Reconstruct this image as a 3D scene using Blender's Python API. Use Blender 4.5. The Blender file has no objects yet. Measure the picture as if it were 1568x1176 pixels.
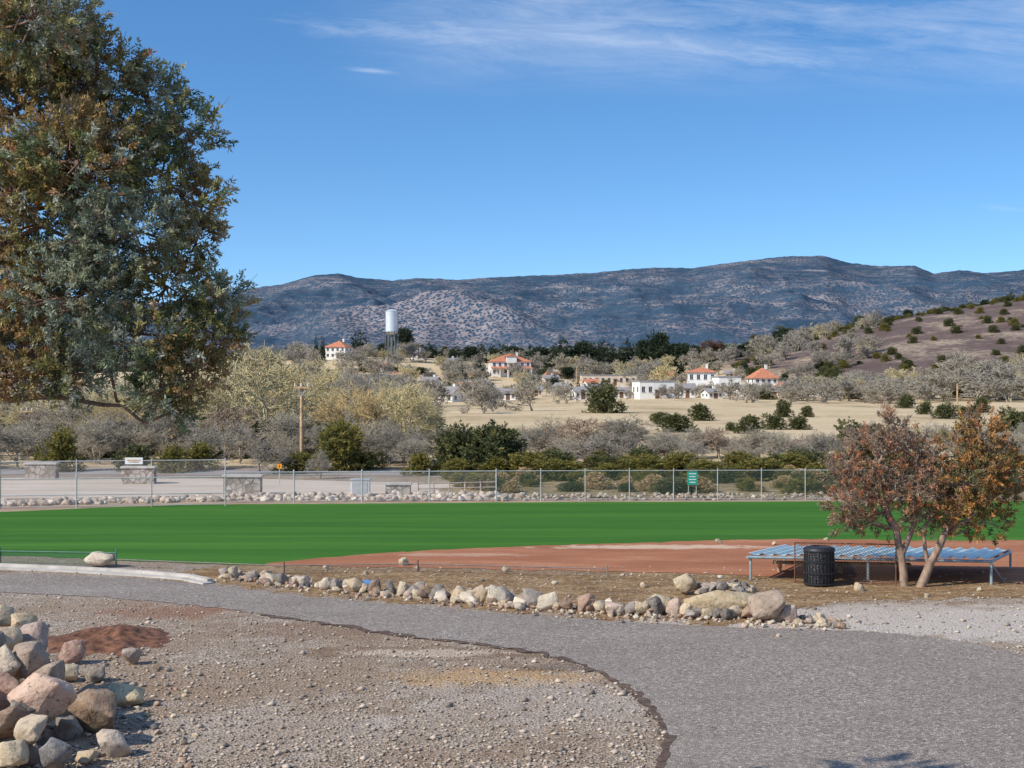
import bpy, bmesh, math, random
import numpy as np
from mathutils import Vector, noise as mn
random.seed(7); rng=np.random.default_rng(7)
F=2154.0; CH=4.5
def at(px,d): return ((px-784)*d/F, d)
def gp(px,py):
    d=CH*F/(py-588.0); return ((px-784)*d/F, d)
def zz(py,d): return CH-(py-588)*d/F
scene=bpy.context.scene
def link(o,parent=None):
    scene.collection.objects.link(o)
    if parent: o.parent=parent
    return o
def empty(name,loc=(0,0,0)):
    e=bpy.data.objects.new(name,None); e.location=loc; e.empty_display_size=.2
    return link(e)
# ---------------- material helpers
class MT:
    def __init__(s,name,rough=.9,spec=.15,metal=0):
        s.m=bpy.data.materials.new(name); s.m.use_nodes=True; s.nt=s.m.node_tree
        s.b=s.nt.nodes['Principled BSDF']; s.b.inputs['Roughness'].default_value=rough
        s.b.inputs['Specular IOR Level'].default_value=spec; s.b.inputs['Metallic'].default_value=metal
        s.pos=s.nt.nodes.new('ShaderNodeNewGeometry').outputs['Position']; s.pn=None
    def n(s,t): return s.nt.nodes.new(t)
    def l(s,a,b): s.nt.links.new(a,b)
    def put(s,inp,v):
        if hasattr(v,'links') : s.l(v,inp)
        elif isinstance(v,(tuple,list)): inp.default_value=(tuple(v)+(1,))[:4] if len(inp.default_value)==4 else v
        else: inp.default_value=v
    def map(s,vec,scale=(1,1,1),loc=(0,0,0)):
        n=s.n('ShaderNodeMapping'); s.l(vec,n.inputs['Vector']); n.inputs['Scale'].default_value=scale; n.inputs['Location'].default_value=loc
        return n.outputs[0]
    def noise(s,scale,detail=4,vec=None,rough=.55,col=False,dist=0):
        n=s.n('ShaderNodeTexNoise'); s.l(vec or s.pos,n.inputs['Vector']); n.inputs['Scale'].default_value=scale
        n.inputs['Detail'].default_value=detail; n.inputs['Roughness'].default_value=rough; n.inputs['Distortion'].default_value=dist
        return n.outputs['Color' if col else 'Fac']
    def vor(s,scale,vec=None,out='Color',feat='F1'):
        n=s.n('ShaderNodeTexVoronoi'); n.feature=feat; s.l(vec or s.pos,n.inputs['Vector']); n.inputs['Scale'].default_value=scale
        return n.outputs[out]
    def ramp(s,fac,stops,interp='LINEAR'):
        n=s.n('ShaderNodeValToRGB'); s.l(fac,n.inputs[0]); cr=n.color_ramp; cr.interpolation=interp
        while len(cr.elements)<len(stops): cr.elements.new(.5)
        for e,(p,c) in zip(cr.elements,stops):
            e.position=p; e.color=(c,c,c,1) if not isinstance(c,(tuple,list)) else tuple(c)+(1,)
        return n.outputs[0]
    def mix(s,f,a,b,mode='MIX'):
        n=s.n('ShaderNodeMix'); n.data_type='RGBA'; n.blend_type=mode
        s.put(n.inputs[0],f); s.put(n.inputs[6],a); s.put(n.inputs[7],b); return n.outputs[2]
    def math(s,op,a,b=0,c=None):
        n=s.n('ShaderNodeMath'); n.operation=op; s.put(n.inputs[0],a); s.put(n.inputs[1],b)
        if c is not None: s.put(n.inputs[2],c)
        return n.outputs[0]
    def mr(s,v,a,b,c=0,d=1):
        n=s.n('ShaderNodeMapRange'); n.interpolation_type='SMOOTHSTEP'; s.put(n.inputs[0],v)
        for i,x in enumerate((a,b,c,d)): n.inputs[i+1].default_value=x
        return n.outputs[0]
    def sep(s,v):
        n=s.n('ShaderNodeSeparateXYZ'); s.l(v,n.inputs[0]); return n.outputs
    def attr(s,name):
        n=s.n('ShaderNodeAttribute'); n.attribute_name=name; return n.outputs['Color']
    def col(s,c): s.put(s.b.inputs['Base Color'],c)
    def bump(s,h,st=.5,dist=.02):
        n=s.n('ShaderNodeBump'); n.inputs['Strength'].default_value=st; n.inputs['Distance'].default_value=dist
        s.l(h,n.inputs['Height']); s.l(n.outputs[0],s.b.inputs['Normal'])
    def patch(s,base,cx,cy,rx,ry,c,k=1.0,ns=1.5):
        """soft irregular patch of another soil"""
        if s.pn is None: s.pn=s.math('MULTIPLY_ADD',s.noise(ns,5,rough=.7),2.6,-1.3)
        p=s.map(s.pos,(1/rx,1/ry,0),(-cx/rx,-cy/ry,0))
        n=s.n('ShaderNodeVectorMath'); n.operation='LENGTH'; s.l(p,n.inputs[0])
        r=s.math('ADD',n.outputs['Value'],s.pn)
        return s.mix(s.mr(r,.6,1.2,k,0),base,c)
def simple(name,c,rough=.8,spec=.2,metal=0,ns=6,var=.25):
    t=MT(name,rough,spec,metal); f=t.noise(ns,4)
    t.col(t.ramp(f,[(.3,tuple(x*(1-var) for x in c)),(.7,tuple(min(1,x*(1+var)) for x in c))])); return t.m
# ---------------- mesh builder
class MB:
    def __init__(s): s.v=[];s.f=[];s.mi=[]
    def add(s,vs,fs,m=0):
        o=len(s.v); s.v+=[tuple(v) for v in vs]; s.f+=[tuple(i+o for i in f) for f in fs]; s.mi+=[m]*len(fs)
    def box(s,c,d,rot=0,m=0,taper=1.0):
        x,y,z=d[0]/2,d[1]/2,d[2]/2; vs=[]
        for sz in (-1,1):
            k=taper if sz>0 else 1
            for sx,sy in((-1,-1),(1,-1),(1,1),(-1,1)):
                a,b=sx*x*k,sy*y*k
                vs.append((c[0]+a*math.cos(rot)-b*math.sin(rot),c[1]+a*math.sin(rot)+b*math.cos(rot),c[2]+sz*z))
        s.add(vs,[(3,2,1,0),(4,5,6,7),(0,1,5,4),(1,2,6,5),(2,3,7,6),(3,0,4,7)],m)
    def tube(s,p0,p1,r0,r1=None,n=10,m=0,cap=True):
        r1=r0 if r1 is None else r1
        p0=Vector(p0);p1=Vector(p1);d=(p1-p0).normalized()
        a=d.orthogonal().normalized();b=d.cross(a);vs=[]
        for p,r in((p0,r0),(p1,r1)):
            for i in range(n):
                t=2*math.pi*i/n; vs.append(p+a*math.cos(t)*r+b*math.sin(t)*r)
        fs=[(i,(i+1)%n,n+(i+1)%n,n+i) for i in range(n)]
        if cap: fs+=[tuple(range(n-1,-1,-1)),tuple(range(n,2*n))]
        s.add(vs,fs,m)
    def lathe(s,c,prof,n=24,m=0):
        vs=[];fs=[]
        for (r,z) in prof:
            for i in range(n):
                t=2*math.pi*i/n; vs.append((c[0]+r*math.cos(t),c[1]+r*math.sin(t),c[2]+z))
        for k in range(len(prof)-1):
            for i in range(n):
                fs.append((k*n+i,k*n+(i+1)%n,(k+1)*n+(i+1)%n,(k+1)*n+i))
        s.add(vs,fs,m)
    def build(s,name,mats,parent=None,smooth=False,loc=(0,0,0),rot=0):
        me=bpy.data.meshes.new(name); me.from_pydata(s.v,[],s.f)
        for m in (mats if isinstance(mats,list) else [mats]): me.materials.append(m)
        me.polygons.foreach_set('material_index',s.mi)
        if smooth: me.polygons.foreach_set('use_smooth',[True]*len(s.f))
        me.update(); o=bpy.data.objects.new(name,me); o.location=loc; o.rotation_euler[2]=rot
        return link(o,parent)
def np_mesh(name,v,faces,nper,mats,cols=None,mi=None):
    me=bpy.data.meshes.new(name); nf=len(faces)
    me.vertices.add(len(v)); me.vertices.foreach_set('co',np.asarray(v,np.float32).ravel())
    me.loops.add(nf*nper); me.loops.foreach_set('vertex_index',np.asarray(faces,np.int32).ravel())
    me.polygons.add(nf); me.polygons.foreach_set('loop_start',np.arange(nf,dtype=np.int32)*nper)
    me.polygons.foreach_set('loop_total',np.full(nf,nper,np.int32))
    for m in mats: me.materials.append(m)
    if mi is not None: me.polygons.foreach_set('material_index',np.asarray(mi,np.int32))
    me.update(calc_edges=True)
    if cols is not None:
        a=me.color_attributes.new('Col','FLOAT_COLOR','POINT')
        c=np.ones((len(v),4),np.float32); c[:,:3]=cols; a.data.foreach_set('color',c.ravel())
    me.validate(); return me
# ---------------- terrain
def ss(a,b,x):
    t=min(1,max(0,(x-a)/(b-a))); return t*t*(3-2*t)
HX=[-9e9,60,100,135,168,200,255,320,450,700,9e9]; HZ=[0,0,6,13,21,28,36,43,46,30,20]
def hillw(x,y):
    k=700/max(y,1) if y<700 else 1
    return float(np.interp(x*k if y<700 else x,HX,HZ))*ss(330,700,y)*(1-ss(900,1800,y))
def H(x,y):
    z=2.9*(1-ss(4,15,y)) if y<15 else 0
    if y>85:
        z+=ss(430,640,y)*9+ss(750,3200,y)*70
        z+=8*math.exp(-((x+65)/75)**2-((y-640)/110)**2)
        z+=hillw(x,y)
        a=ss(100,300,y)
        z+=a*(mn.noise(Vector((x/60,y/80,0)))*.9+mn.noise(Vector((x/17,y/25,5)))*.25)
        if y>450: z+=ss(450,800,y)*mn.noise(Vector((x/90,y/110,9)))*3
    return z
def sgrid(lo,hi,n,s0):
    a=np.arcsinh(lo/s0);b=np.arcsinh(hi/s0); return s0*np.sinh(np.linspace(a,b,n))
xs=sgrid(-9000,9000,330,40); ys=sgrid(-1500,12000,420,60)
V=np.zeros((len(ys),len(xs),3)); Z=np.zeros((len(ys),len(xs),3))
for j,y in enumerate(ys):
    for i,x in enumerate(xs):
        V[j,i]=(x,y,H(x,y)); Z[j,i]=(min(1,hillw(x,y)/12),ss(600,1200,y),0)
def gridfaces(nr,nc):
    i,j=np.meshgrid(np.arange(nc-1),np.arange(nr-1)); a=(j*nc+i).ravel()
    return np.stack([a,a+1,a+nc+1,a+nc],1)
t=MT('ground_soil',.95,.1)
v1=t.vor(24); v2=t.vor(55); s1=t.sep(v1)[0]; s2=t.sep(v2)[1]
g=t.ramp(s1,[(0,(.10,.075,.05)),(.2,(.26,.195,.14)),(.7,(.36,.285,.215)),(.9,(.56,.47,.38)),(1,(.85,.77,.67))])
g2=t.ramp(s2,[(0,(.10,.075,.055)),(.5,(.34,.265,.20)),(1,(.62,.52,.42))])
g=t.mix(.5,g,g2); big=t.noise(.55,5,rough=.68)
g=t.mix(t.ramp(big,[(.42,0),(.58,.8)]),g,t.mix(.62,g,(.27,.17,.10)))
g=t.mix(t.ramp(t.noise(1.3,5,rough=.7),[(.55,0),(.68,.5)]),g,(.48,.41,.34))
g=t.mix(t.ramp(t.noise(2.6,6,rough=.8),[(.34,.8),(.44,0)]),g,(.12,.08,.055))
def P(px,py,rx,ry,c,k):
    global g
    x,y=gp(px,py); g=t.patch(g,x,y,rx,ry,t.mix(.4,c,g),k)
P(270,936,1.7,.9,(.24,.10,.05),.9); P(1020,985,1,.5,(.13,.1,.07),.3)
P(700,1000,3.2,.6,(.16,.09,.05),.9); P(480,965,2.4,1.0,(.22,.13,.08),.8)
P(760,1038,1.6,.7,(.52,.30,.11),.85); P(650,1000,1.3,.4,(.70,.57,.43),.85)
P(850,1075,1.8,1.6,(.46,.41,.36),.6); P(430,1120,2.2,1.2,(.44,.38,.32),.6); P(300,1040,2.8,1.3,(.28,.19,.12),.75)
P(880,1022,1.2,.35,(.11,.07,.05),.9)
P(1420,950,6,2.3,(.60,.53,.46),.85); P(1600,960,5,2.0,(.55,.49,.43),.85)
fg=t.ramp(t.noise(.06,7,t.map(t.pos,(1,.5,1)),rough=.7),[(.3,(.34,.25,.14)),(.48,(.60,.46,.28)),(.7,(.72,.57,.37))])
fg=t.mix(t.ramp(t.noise(1.2,3),[(.5,0),(.75,.4)]),fg,(.30,.24,.14))
yy=t.sep(t.pos)[1]
c=t.mix(t.mr(yy,74,80),g,fg)
z=t.sep(t.attr('Col'))
hc=t.ramp(t.noise(.03,8,t.map(t.pos,(1,.8,3)),rough=.75),[(.35,(.10,.065,.058)),(.52,(.16,.112,.10)),(.6,(.32,.245,.185)),(.75,(.47,.37,.26))])
hc=t.mix(t.ramp(t.noise(.5,3),[(.48,0),(.62,.65)]),hc,(.09,.075,.06))
c=t.mix(t.ramp(t.math('MULTIPLY_ADD',t.noise(.04,4),.4,t.math('ADD',z[0],-.2)),[(.25,0),(.6,1)]),c,hc)
c=t.mix(z[1],c,t.ramp(t.noise(.02,5,rough=.7),[(.4,(.05,.07,.06)),(.65,(.2,.17,.13))]))
t.col(c)
t.bump(t.math('ADD',t.vor(24,out='Distance'),t.noise(3,4)),.8,.03)
me=np_mesh('ground',V.reshape(-1,3),gridfaces(len(ys),len(xs)),4,[t.m],Z.reshape(-1,3))
me.polygons.foreach_set('use_smooth',[True]*len(me.polygons)); link(bpy.data.objects.new('ground',me))
# ---------------- mountains
pp=[(-900,500),(-300,492),(100,478),(300,458),(380,443),(430,436),(480,422),(520,419),(545,425),(600,430),(640,426),(700,429),(760,425),(830,422),(900,419),(960,413),(1000,410),(1060,411),(1100,405),(1150,399),(1200,393),(1262,392),(1300,403),(1345,408),(1400,407),(1430,419),(1470,414),(1510,419),(1568,414),(1700,420),(2000,440),(2600,480)]
px_=[a for a,b in pp]; py_=[b for a,b in pp]
us=np.linspace(-700,2400,800); ts=np.linspace(0,1.35,190); M=np.zeros((len(ts),len(us),3))
for j,tt in enumerate(ts):
    d=2800+3700*tt
    for i,u in enumerate(us):
        x=(u-784)*d/F; top=zz(np.interp(u,px_,py_),6500)
        if tt<=1: zc=70+(top-70)*(tt**1.25)
        else: zc=top-(tt-1)*top*1.6
        w=math.sin(math.pi*min(1,tt))**.8 if tt<1 else 0
        nz=0;amp=1;fr=1/900
        for o in range(6):
            nz+=amp*(1-2*abs(mn.noise(Vector((x*fr+3*o,d*fr*.5,o))))*1.6); amp*=.48; fr*=2.05
        zc+=w*54*(nz-.75)+7*abs(mn.noise(Vector((x/45,d/90,2))))*(1 if tt>.05 else 0)
        def bump(pc,dc,h,sx,sd):
            xc=(pc-784)*dc/F; return h*math.exp(-((x-xc)/sx)**2-((d-dc)/sd)**2)
        zc+=bump(670,3750,66,230,330)+bump(440,3900,35,200,300)+bump(1000,3700,45,350,300)+bump(1350,4300,70,400,400)
        M[j,i]=(x,d,zc-20*(1-min(1,tt*8)))
t=MT('mountain_scrub',1,.0)
d1=t.noise(.0026,8,t.map(t.pos,(1,.8,4)),rough=.72,dist=.3)
d2=t.noise(.012,6,t.map(t.pos,(1,.5,3)),rough=.8)
mask=t.ramp(t.math('MULTIPLY_ADD',d2,.6,t.math('MULTIPLY',d1,.7)),[(.60,.0),(.67,.35),(.76,.9)])
sq=t.map(t.pos,(1,.42,1))
dots=t.ramp(t.vor(.115,sq,out='Distance'),[(.36,1),(.50,0)]); dots2=t.ramp(t.vor(.075,sq,out='Distance'),[(.30,1),(.40,0)])
dd=t.math('MAXIMUM',dots,dots2)
fhx=t.map(t.pos,(1/330,1/520,0),(200/330,-3650/520,0)); vl=t.n('ShaderNodeVectorMath'); vl.operation='LENGTH'; t.l(fhx,vl.inputs[0])
mask=t.math('MAXIMUM',mask,t.mr(t.math('MULTIPLY_ADD',d2,1.5,t.math('ADD',vl.outputs['Value'],-.75)),.6,1.05,.95,0))
rock=t.ramp(t.noise(.02,4),[(.35,(.19,.145,.12)),(.65,(.40,.31,.245))])
forest=t.ramp(t.noise(.09,5,rough=.8),[(.35,(.006,.020,.026)),(.68,(.055,.075,.07))])
open_=t.mix(dd,rock,forest)
c=t.mix(mask,forest,open_)
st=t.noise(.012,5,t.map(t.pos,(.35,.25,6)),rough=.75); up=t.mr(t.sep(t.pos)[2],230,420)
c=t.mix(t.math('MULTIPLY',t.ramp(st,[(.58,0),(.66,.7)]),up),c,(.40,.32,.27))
c=t.mix(.20,c,(.11,.22,.43)); t.col(c)  # blue distance haze mixed into the base colour
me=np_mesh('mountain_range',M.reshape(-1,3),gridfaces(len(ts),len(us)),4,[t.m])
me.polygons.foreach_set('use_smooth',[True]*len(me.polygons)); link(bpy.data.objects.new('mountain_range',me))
# ---------------- sheets
def sheet(name,pts,z,m,jit=.05,step=.4,world=False):
    w=pts if world else [gp(*p) for p in pts]; out=[]; n=len(w)
    for i in range(n):
        p0,p1,p2,p3=[Vector(w[(i+k)%n]) for k in(-1,0,1,2)]
        L=(p2-p1).length; k=max(1,min(60,int(L/step)))
        for q in range(k):
            s=q/k
            if L<12: p=.5*((2*p1)+(p2-p0)*s+(2*p0-5*p1+4*p2-p3)*s*s+(3*p1-p0-3*p2+p3)*s**3)
            else: p=p1.lerp(p2,s)
            j=jit*(mn.noise(Vector((p.x*2.5,p.y*2.5,3)))*1.6+mn.noise(Vector((p.x*8,p.y*8,1))))
            out.append((p.x+j*.6,p.y+j,z))
    bm=bmesh.new(); f=bm.faces.new([bm.verts.new(p) for p in out]); bmesh.ops.triangulate(bm,faces=[f]); bm.normal_update()
    for f in bm.faces:
        if f.normal.z<0: f.normal_flip()
    me=bpy.data.meshes.new(name); bm.to_mesh(me); me.materials.append(m); o=bpy.data.objects.new(name,me); link(o); return [(a,b) for a,b,c in out]
t=MT('asphalt_chipseal',.9,.2)
c=t.ramp(t.sep(t.vor(40))[0],[(0,(.11,.088,.072)),(.35,(.27,.225,.19)),(.85,(.38,.32,.27)),(1,(.70,.61,.52))])
c=t.mix(t.ramp(t.noise(.35,5,rough=.65),[(.35,.0),(.7,.4)]),c,(.22,.18,.145)); c=t.mix(t.ramp(t.noise(.8,3,t.map(t.pos,(.3,1,1))),[(.5,0),(.8,.3)]),c,(.46,.395,.34))
c=t.mix(t.ramp(t.noise(7,5,rough=.8),[(.5,0),(.7,.35)]),c,(.14,.115,.095))
t.col(c); t.bump(t.vor(40,out='Distance'),.8,.02); asphalt=t.m
ROAD=[(-250,872),(0,878),(200,886),(320,895),(420,908),(560,922),(700,932),(850,945),(1000,955),(1150,962),(1300,966),(1400,973),(1500,988),(1600,1010),(1850,1060),(2100,1250),(2100,1500),(900,1500),(960,1250),(1010,1176),(1022,1130),(1005,1095),(970,1060),(920,1030),(860,1008),(780,992),(700,982),(600,970),(500,955),(400,940),(300,928),(150,915),(0,908),(-250,900)]
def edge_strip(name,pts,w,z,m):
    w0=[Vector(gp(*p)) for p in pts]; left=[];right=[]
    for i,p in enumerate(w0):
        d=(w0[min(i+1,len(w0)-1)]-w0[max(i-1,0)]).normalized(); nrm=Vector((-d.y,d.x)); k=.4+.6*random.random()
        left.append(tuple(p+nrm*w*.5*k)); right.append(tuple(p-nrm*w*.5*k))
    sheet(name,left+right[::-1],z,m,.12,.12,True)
t=MT('turf_green',.85,.15)
c=t.ramp(t.noise(.5,5,t.map(t.pos,(.12,1.6,1)),rough=.65),[(.3,(.038,.125,.010)),(.5,(.052,.165,.013)),(.7,(.085,.225,.024))])
c=t.mix(t.ramp(t.noise(25,3),[(.4,0),(.7,.35)]),c,(.025,.085,.01)); t.col(c); t.bump(t.noise(60,3),.6,.03); turf=t.m
t=MT('infield_clay',.95,.1)
c=t.ramp(t.noise(.5,6,t.map(t.pos,(.5,1.4,1)),rough=.7),[(.3,(.28,.11,.055)),(.55,(.40,.17,.09)),(.75,(.52,.27,.16))])
c=t.mix(t.ramp(t.noise(9,4),[(.5,0),(.75,.4)]),c,(.2,.09,.05))
x,y=gp(1010,838); c=t.patch(c,x,y,3.2,.5,(.62,.46,.33),.8); x,y=gp(700,850); c=t.patch(c,x,y,2,.35,(.55,.38,.27),.5)
t.col(c); t.bump(t.noise(12,4),.5,.03); clay=t.m
t=MT('dirt_verge_soil',.95,.1)
c=t.ramp(t.noise(1.1,7,t.map(t.pos,(.7,1.3,1)),rough=.72),[(.3,(.16,.09,.04)),(.5,(.27,.165,.08)),(.62,(.38,.25,.13)),(.8,(.50,.37,.22))])
c=t.mix(t.ramp(t.sep(t.vor(14))[0],[(.75,0),(.95,.5)]),c,(.5,.41,.30)); c=t.mix(t.ramp(t.noise(5,5,rough=.75),[(.48,0),(.62,.6)]),c,(.11,.065,.03))
t.col(c); t.bump(t.noise(7,5),.9,.06); verge=t.m
t=MT('track_grit',.95,.1); c=t.ramp(t.noise(.9,6,t.map(t.pos,(.5,2,1)),rough=.7),[(.3,(.26,.17,.11)),(.7,(.50,.38,.27))]); t.col(c); track=t.m
t=MT('pale_lot',.9,.1); c=t.ramp(t.noise(.5,6,t.map(t.pos,(.4,1.5,1))),[(.3,(.46,.37,.29)),(.7,(.62,.52,.43))]); t.col(c); lot=t.m
t=MT('rough_grass_soil',.95,.1); c=t.ramp(t.noise(1.2,6,t.map(t.pos,(.6,1.2,1)),rough=.75),[(.35,(.10,.085,.04)),(.5,(.27,.20,.11)),(.65,(.47,.36,.21))]); t.col(c); rough_=t.m
sheet('dirt_verge',[(250,885),(330,868),(500,862),(900,868),(1300,880),(1900,880),(1900,920),(1568,918),(1350,920),(1230,930),(1150,955),(1000,952),(850,942),(700,929),(560,919),(420,905),(330,893)],.004,verge,.45,.12)
sheet('warning_track',[(-500,792),(0,786),(250,779),(400,776),(900,772),(1568,771),(2200,771),(2200,762),(1200,762),(345,764),(0,769),(-500,772)],.004,track,.1,.8)
sheet('rough_grass',[(640,762),(1200,761.5),(2300,761.5),(2600,712),(1500,710),(800,712),(700,728)],.006,rough_,.3,1)
sheet('turf_field',[(-400,797),(0,784),(200,776),(400,772),(900,769),(1568,767),(2100,767),(2100,838),(1400,838),(900,850),(600,860),(430,866),(350,865),(180,859),(0,851),(-400,846)],.008,turf,.09,.5)
sheet('infield',[(405,865),(460,858),(540,851),(620,845),(830,836),(1000,831),(1200,826),(1400,828),(1850,832),(1850,891),(1400,890),(1100,880),(900,875),(700,871),(520,868)],.012,clay,.16,.3)
sheet('asphalt_road',ROAD,.010,asphalt,.08,.2)
edge_strip('road_edge_shadow',[(400,942),(520,959),(600,971),(700,984),(780,994),(860,1010),(920,1032),(970,1062),(1004,1096),(1020,1130),(1010,1176),(985,1215)],.22,.014,simple('edge_shadow_soil',(.12,.08,.058),ns=9,var=.6))  # dark soil strip paints the shadow line at the asphalt edge
sheet('parking_lot',[(-700,768),(0,764),(345,759),(560,756),(640,754),(700,742),(560,738),(345,733),(0,732),(-700,735)],.010,lot,.08,1)
sheet('access_road',[(-700,728),(0,727),(400,728),(640,730),(800,740),(800,736),(640,724),(400,720),(0,719),(-700,719)],.014,simple('old_asphalt',(.30,.27,.25),ns=.6,var=.2),.05,1)
conc=simple('concrete',(.50,.46,.41),ns=3,var=.2)
b=MB(); cp=[(-250,862),(0,869),(120,874),(220,880),(290,886),(322,893)]
for a,c_ in zip(cp[:-1],cp[1:]):
    (x0,y0),(x1,y1)=gp(*a),gp(*c_); L=math.hypot(x1-x0,y1-y0); r=math.atan2(y1-y0,x1-x0)
    b.box(((x0+x1)/2,(y0+y1)/2,.05),(L-.02,.14,.10),r); b.box(((x0+x1)/2,(y0+y1)/2-.22,.02),(L-.02,.26,.04),r)
b.build('concrete_curb',conc)
# ---------------- rocks
t=MT('fieldstone',.9,.2); a=t.attr('Col')
c=t.mix(t.ramp(t.noise(3.5,6,rough=.7),[(.35,0),(.7,.8)]),a,t.mix(.55,a,(.13,.09,.06)))
c=t.mix(t.ramp(t.noise(9,5,rough=.7),[(.5,0),(.72,.5)]),c,(.62,.53,.42)); c=t.mix(t.ramp(t.noise(16,4),[(.28,.75),(.42,0)]),c,(.07,.055,.045))
t.col(c); t.bump(t.noise(11,7,rough=.65),.8,.05); stone=t.m
RC=[(.60,.47,.31),(.47,.30,.21),(.34,.30,.26),(.68,.59,.46),(.34,.23,.16),(.20,.18,.165),(.50,.38,.30),(.60,.50,.35)]
def rock_geo(size,seed,npts=16,sub=2,rough=.05):
    r=random.Random(seed); bm=bmesh.new(); ph=r.random()*6.28
    for i in range(npts):
        zc=1-2*(i+.5)/npts; a=i*2.39996+ph; q=math.sqrt(1-zc*zc)
        v=Vector((q*math.cos(a)+r.gauss(0,.30),q*math.sin(a)+r.gauss(0,.30),zc+r.gauss(0,.26))).normalized()*r.uniform(.78,1.12); bm.verts.new(v)
    bmesh.ops.convex_hull(bm,input=bm.verts[:]); 
    for v in [v for v in bm.verts if not v.link_faces]: bm.verts.remove(v)
    bmesh.ops.bevel(bm,geom=bm.edges[:],offset=.055,segments=1,affect='EDGES')
    bmesh.ops.triangulate(bm,faces=bm.faces[:])
    if sub: bmesh.ops.subdivide_edges(bm,edges=bm.edges[:],cuts=sub if sub>1 else 1,use_grid_fill=True)
    o=Vector((seed*1.7,seed*.3,0))
    for v in bm.verts:
        k=1+rough*(mn.noise(v.co*2.2+o)*2+mn.noise(v.co*6+o)*1.2); v.co=Vector((v.co.x*size[0],v.co.y*size[1],v.co.z*size[2]))*k
    bmesh.ops.triangulate(bm,faces=bm.faces[:])
    bm.verts.index_update(); vs=np.array([v.co[:] for v in bm.verts]); fs=np.array([[v.index for v in f.verts] for f in bm.faces]); bm.free(); return vs,fs
def rocks(name,items,sub=2,smooth=True):
    VV=[];FF=[];CC=[];o=0
    for k,(x,y,z,s,col) in enumerate(items):
        v,f=rock_geo(s,random.randint(0,9999),random.randint(9,14) if name!='boulder' else 16,sub)
        a=random.uniform(0,6.3); tl=random.uniform(-.25,.25) if name!='boulder' else .03
        ca,sa=math.cos(a) if name!='boulder' else 1,math.sin(a) if name!='boulder' else 0
        vx=v[:,0]*ca-v[:,1]*sa; vy=v[:,0]*sa+v[:,1]*ca; vz=v[:,2]+vx*tl
        VV.append(np.stack([vx+x,vy+y,vz+z],1)); FF.append(f+o); o+=len(v)
        j=random.uniform(.8,1.15); CC.append(np.tile(np.array(col)*j,(len(v),1)))
    me=np_mesh(name,np.vstack(VV),np.vstack(FF),3,[stone],np.vstack(CC))
    return link(bpy.data.objects.new(name,me))
line=[(345,890),(400,897),(470,905),(560,914),(640,921),(720,929),(800,936),(880,943),(960,948),(1040,950),(1120,953),(1200,958),(1285,964)]
items=[]
def onl(s):
    k=s*(len(line)-1); i=min(int(k),len(line)-2); f=k-i
    return (line[i][0]*(1-f)+line[i+1][0]*f, line[i][1]*(1-f)+line[i+1][1]*f)
for i in range(150):
    s=random.random(); px,py=onl(s); x,y=gp(px,py-8); y+=random.gauss(0,.3); r=random.uniform(.08,.20)*(1.1 if s>.3 else .85)*(.6 if s>.9 else 1)
    items.append((x,y,r*.45,(r*random.uniform(.9,1.4),r,r*random.uniform(.7,1.1)),random.choice(RC)))
for i in range(40):
    px,py=onl(i/39*.93); x,y=gp(px+random.uniform(-8,8),py-7); r=random.uniform(.16,.26)*(.75 if i<10 else 1)
    items.append((x,y,r*.6,(r*random.uniform(.85,1.3),r,r*random.uniform(.8,1.25)),random.choice(RC)))
for i in range(600):
    px,py=onl(random.random()); x,y=gp(px+random.uniform(-15,25),py-5); r=random.uniform(.02,.07)
    items.append((x,y+random.gauss(0,.38),r*.4,(r*1.3,r,r),random.choice(RC)))
rocks('rock_border',items,1)
def bld(px,py,s,c,lift=.4): x,y=gp(px,py); return (x,y+s[1]*.6,s[2]*lift,s,c)
rocks('boulder',[bld(1104,946,(.88,.5,.27),(.64,.50,.31),.95)],3); rocks('boulder',[bld(1180,954,(.42,.4,.38),(.38,.29,.22),.7)],3)
rocks('boulder',[bld(1008,942,(.35,.3,.26),(.64,.53,.37),.6)],3); rocks('boulder',[bld(150,870,(.42,.35,.27),(.62,.52,.40),.75)],3)
rocks('boulder',[bld(1052,912,(.32,.28,.24),(.62,.50,.32),.9)],3)
it=[]
for i in range(44):
    px=random.uniform(1065,1150); x,y=gp(px,random.uniform(906,922)); r=random.uniform(.07,.17); it.append((x,y,.06+random.uniform(0,.30)*(1-abs(px-1105)/60),(r*1.2,r,r*.8),random.choice(RC[:1]+RC[2:6])))
rocks('rock_heap',it,2)
it=[]
for (px,py,r) in [(618,866,.15),(775,876,.12),(500,872,.1),(1315,905,.13),(640,872,.07),(1420,915,.08),(1500,905,.07),(985,900,.09),(560,880,.07),(850,895,.08),(1185,835,.08),(1100,832,.1),(1265,828,.08)]:
    x,y=gp(px,py); it.append((x,y,r*.5,(r*1.2,r,r),random.choice([RC[0],RC[3],RC[7]])))
rocks('loose_field_rocks',it,2)
it=[]
def rp(px,py,d,rx,rz,c):
    rx*=1.12; rz*=1.12
    if px>=95:
        x,d=gp(px,py+rz*F/17.5*.75); it.append((x,d+rx*.3,rz*.7,(rx,rx*.85,rz),c))
    else:
        d-=.35; it.append(((px-784)*d/F,d,zz(py,d),(rx,rx*.85,rz),c))
A,Bk,Gy,W,Rb,Dk,Pk,Tn=RC
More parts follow.
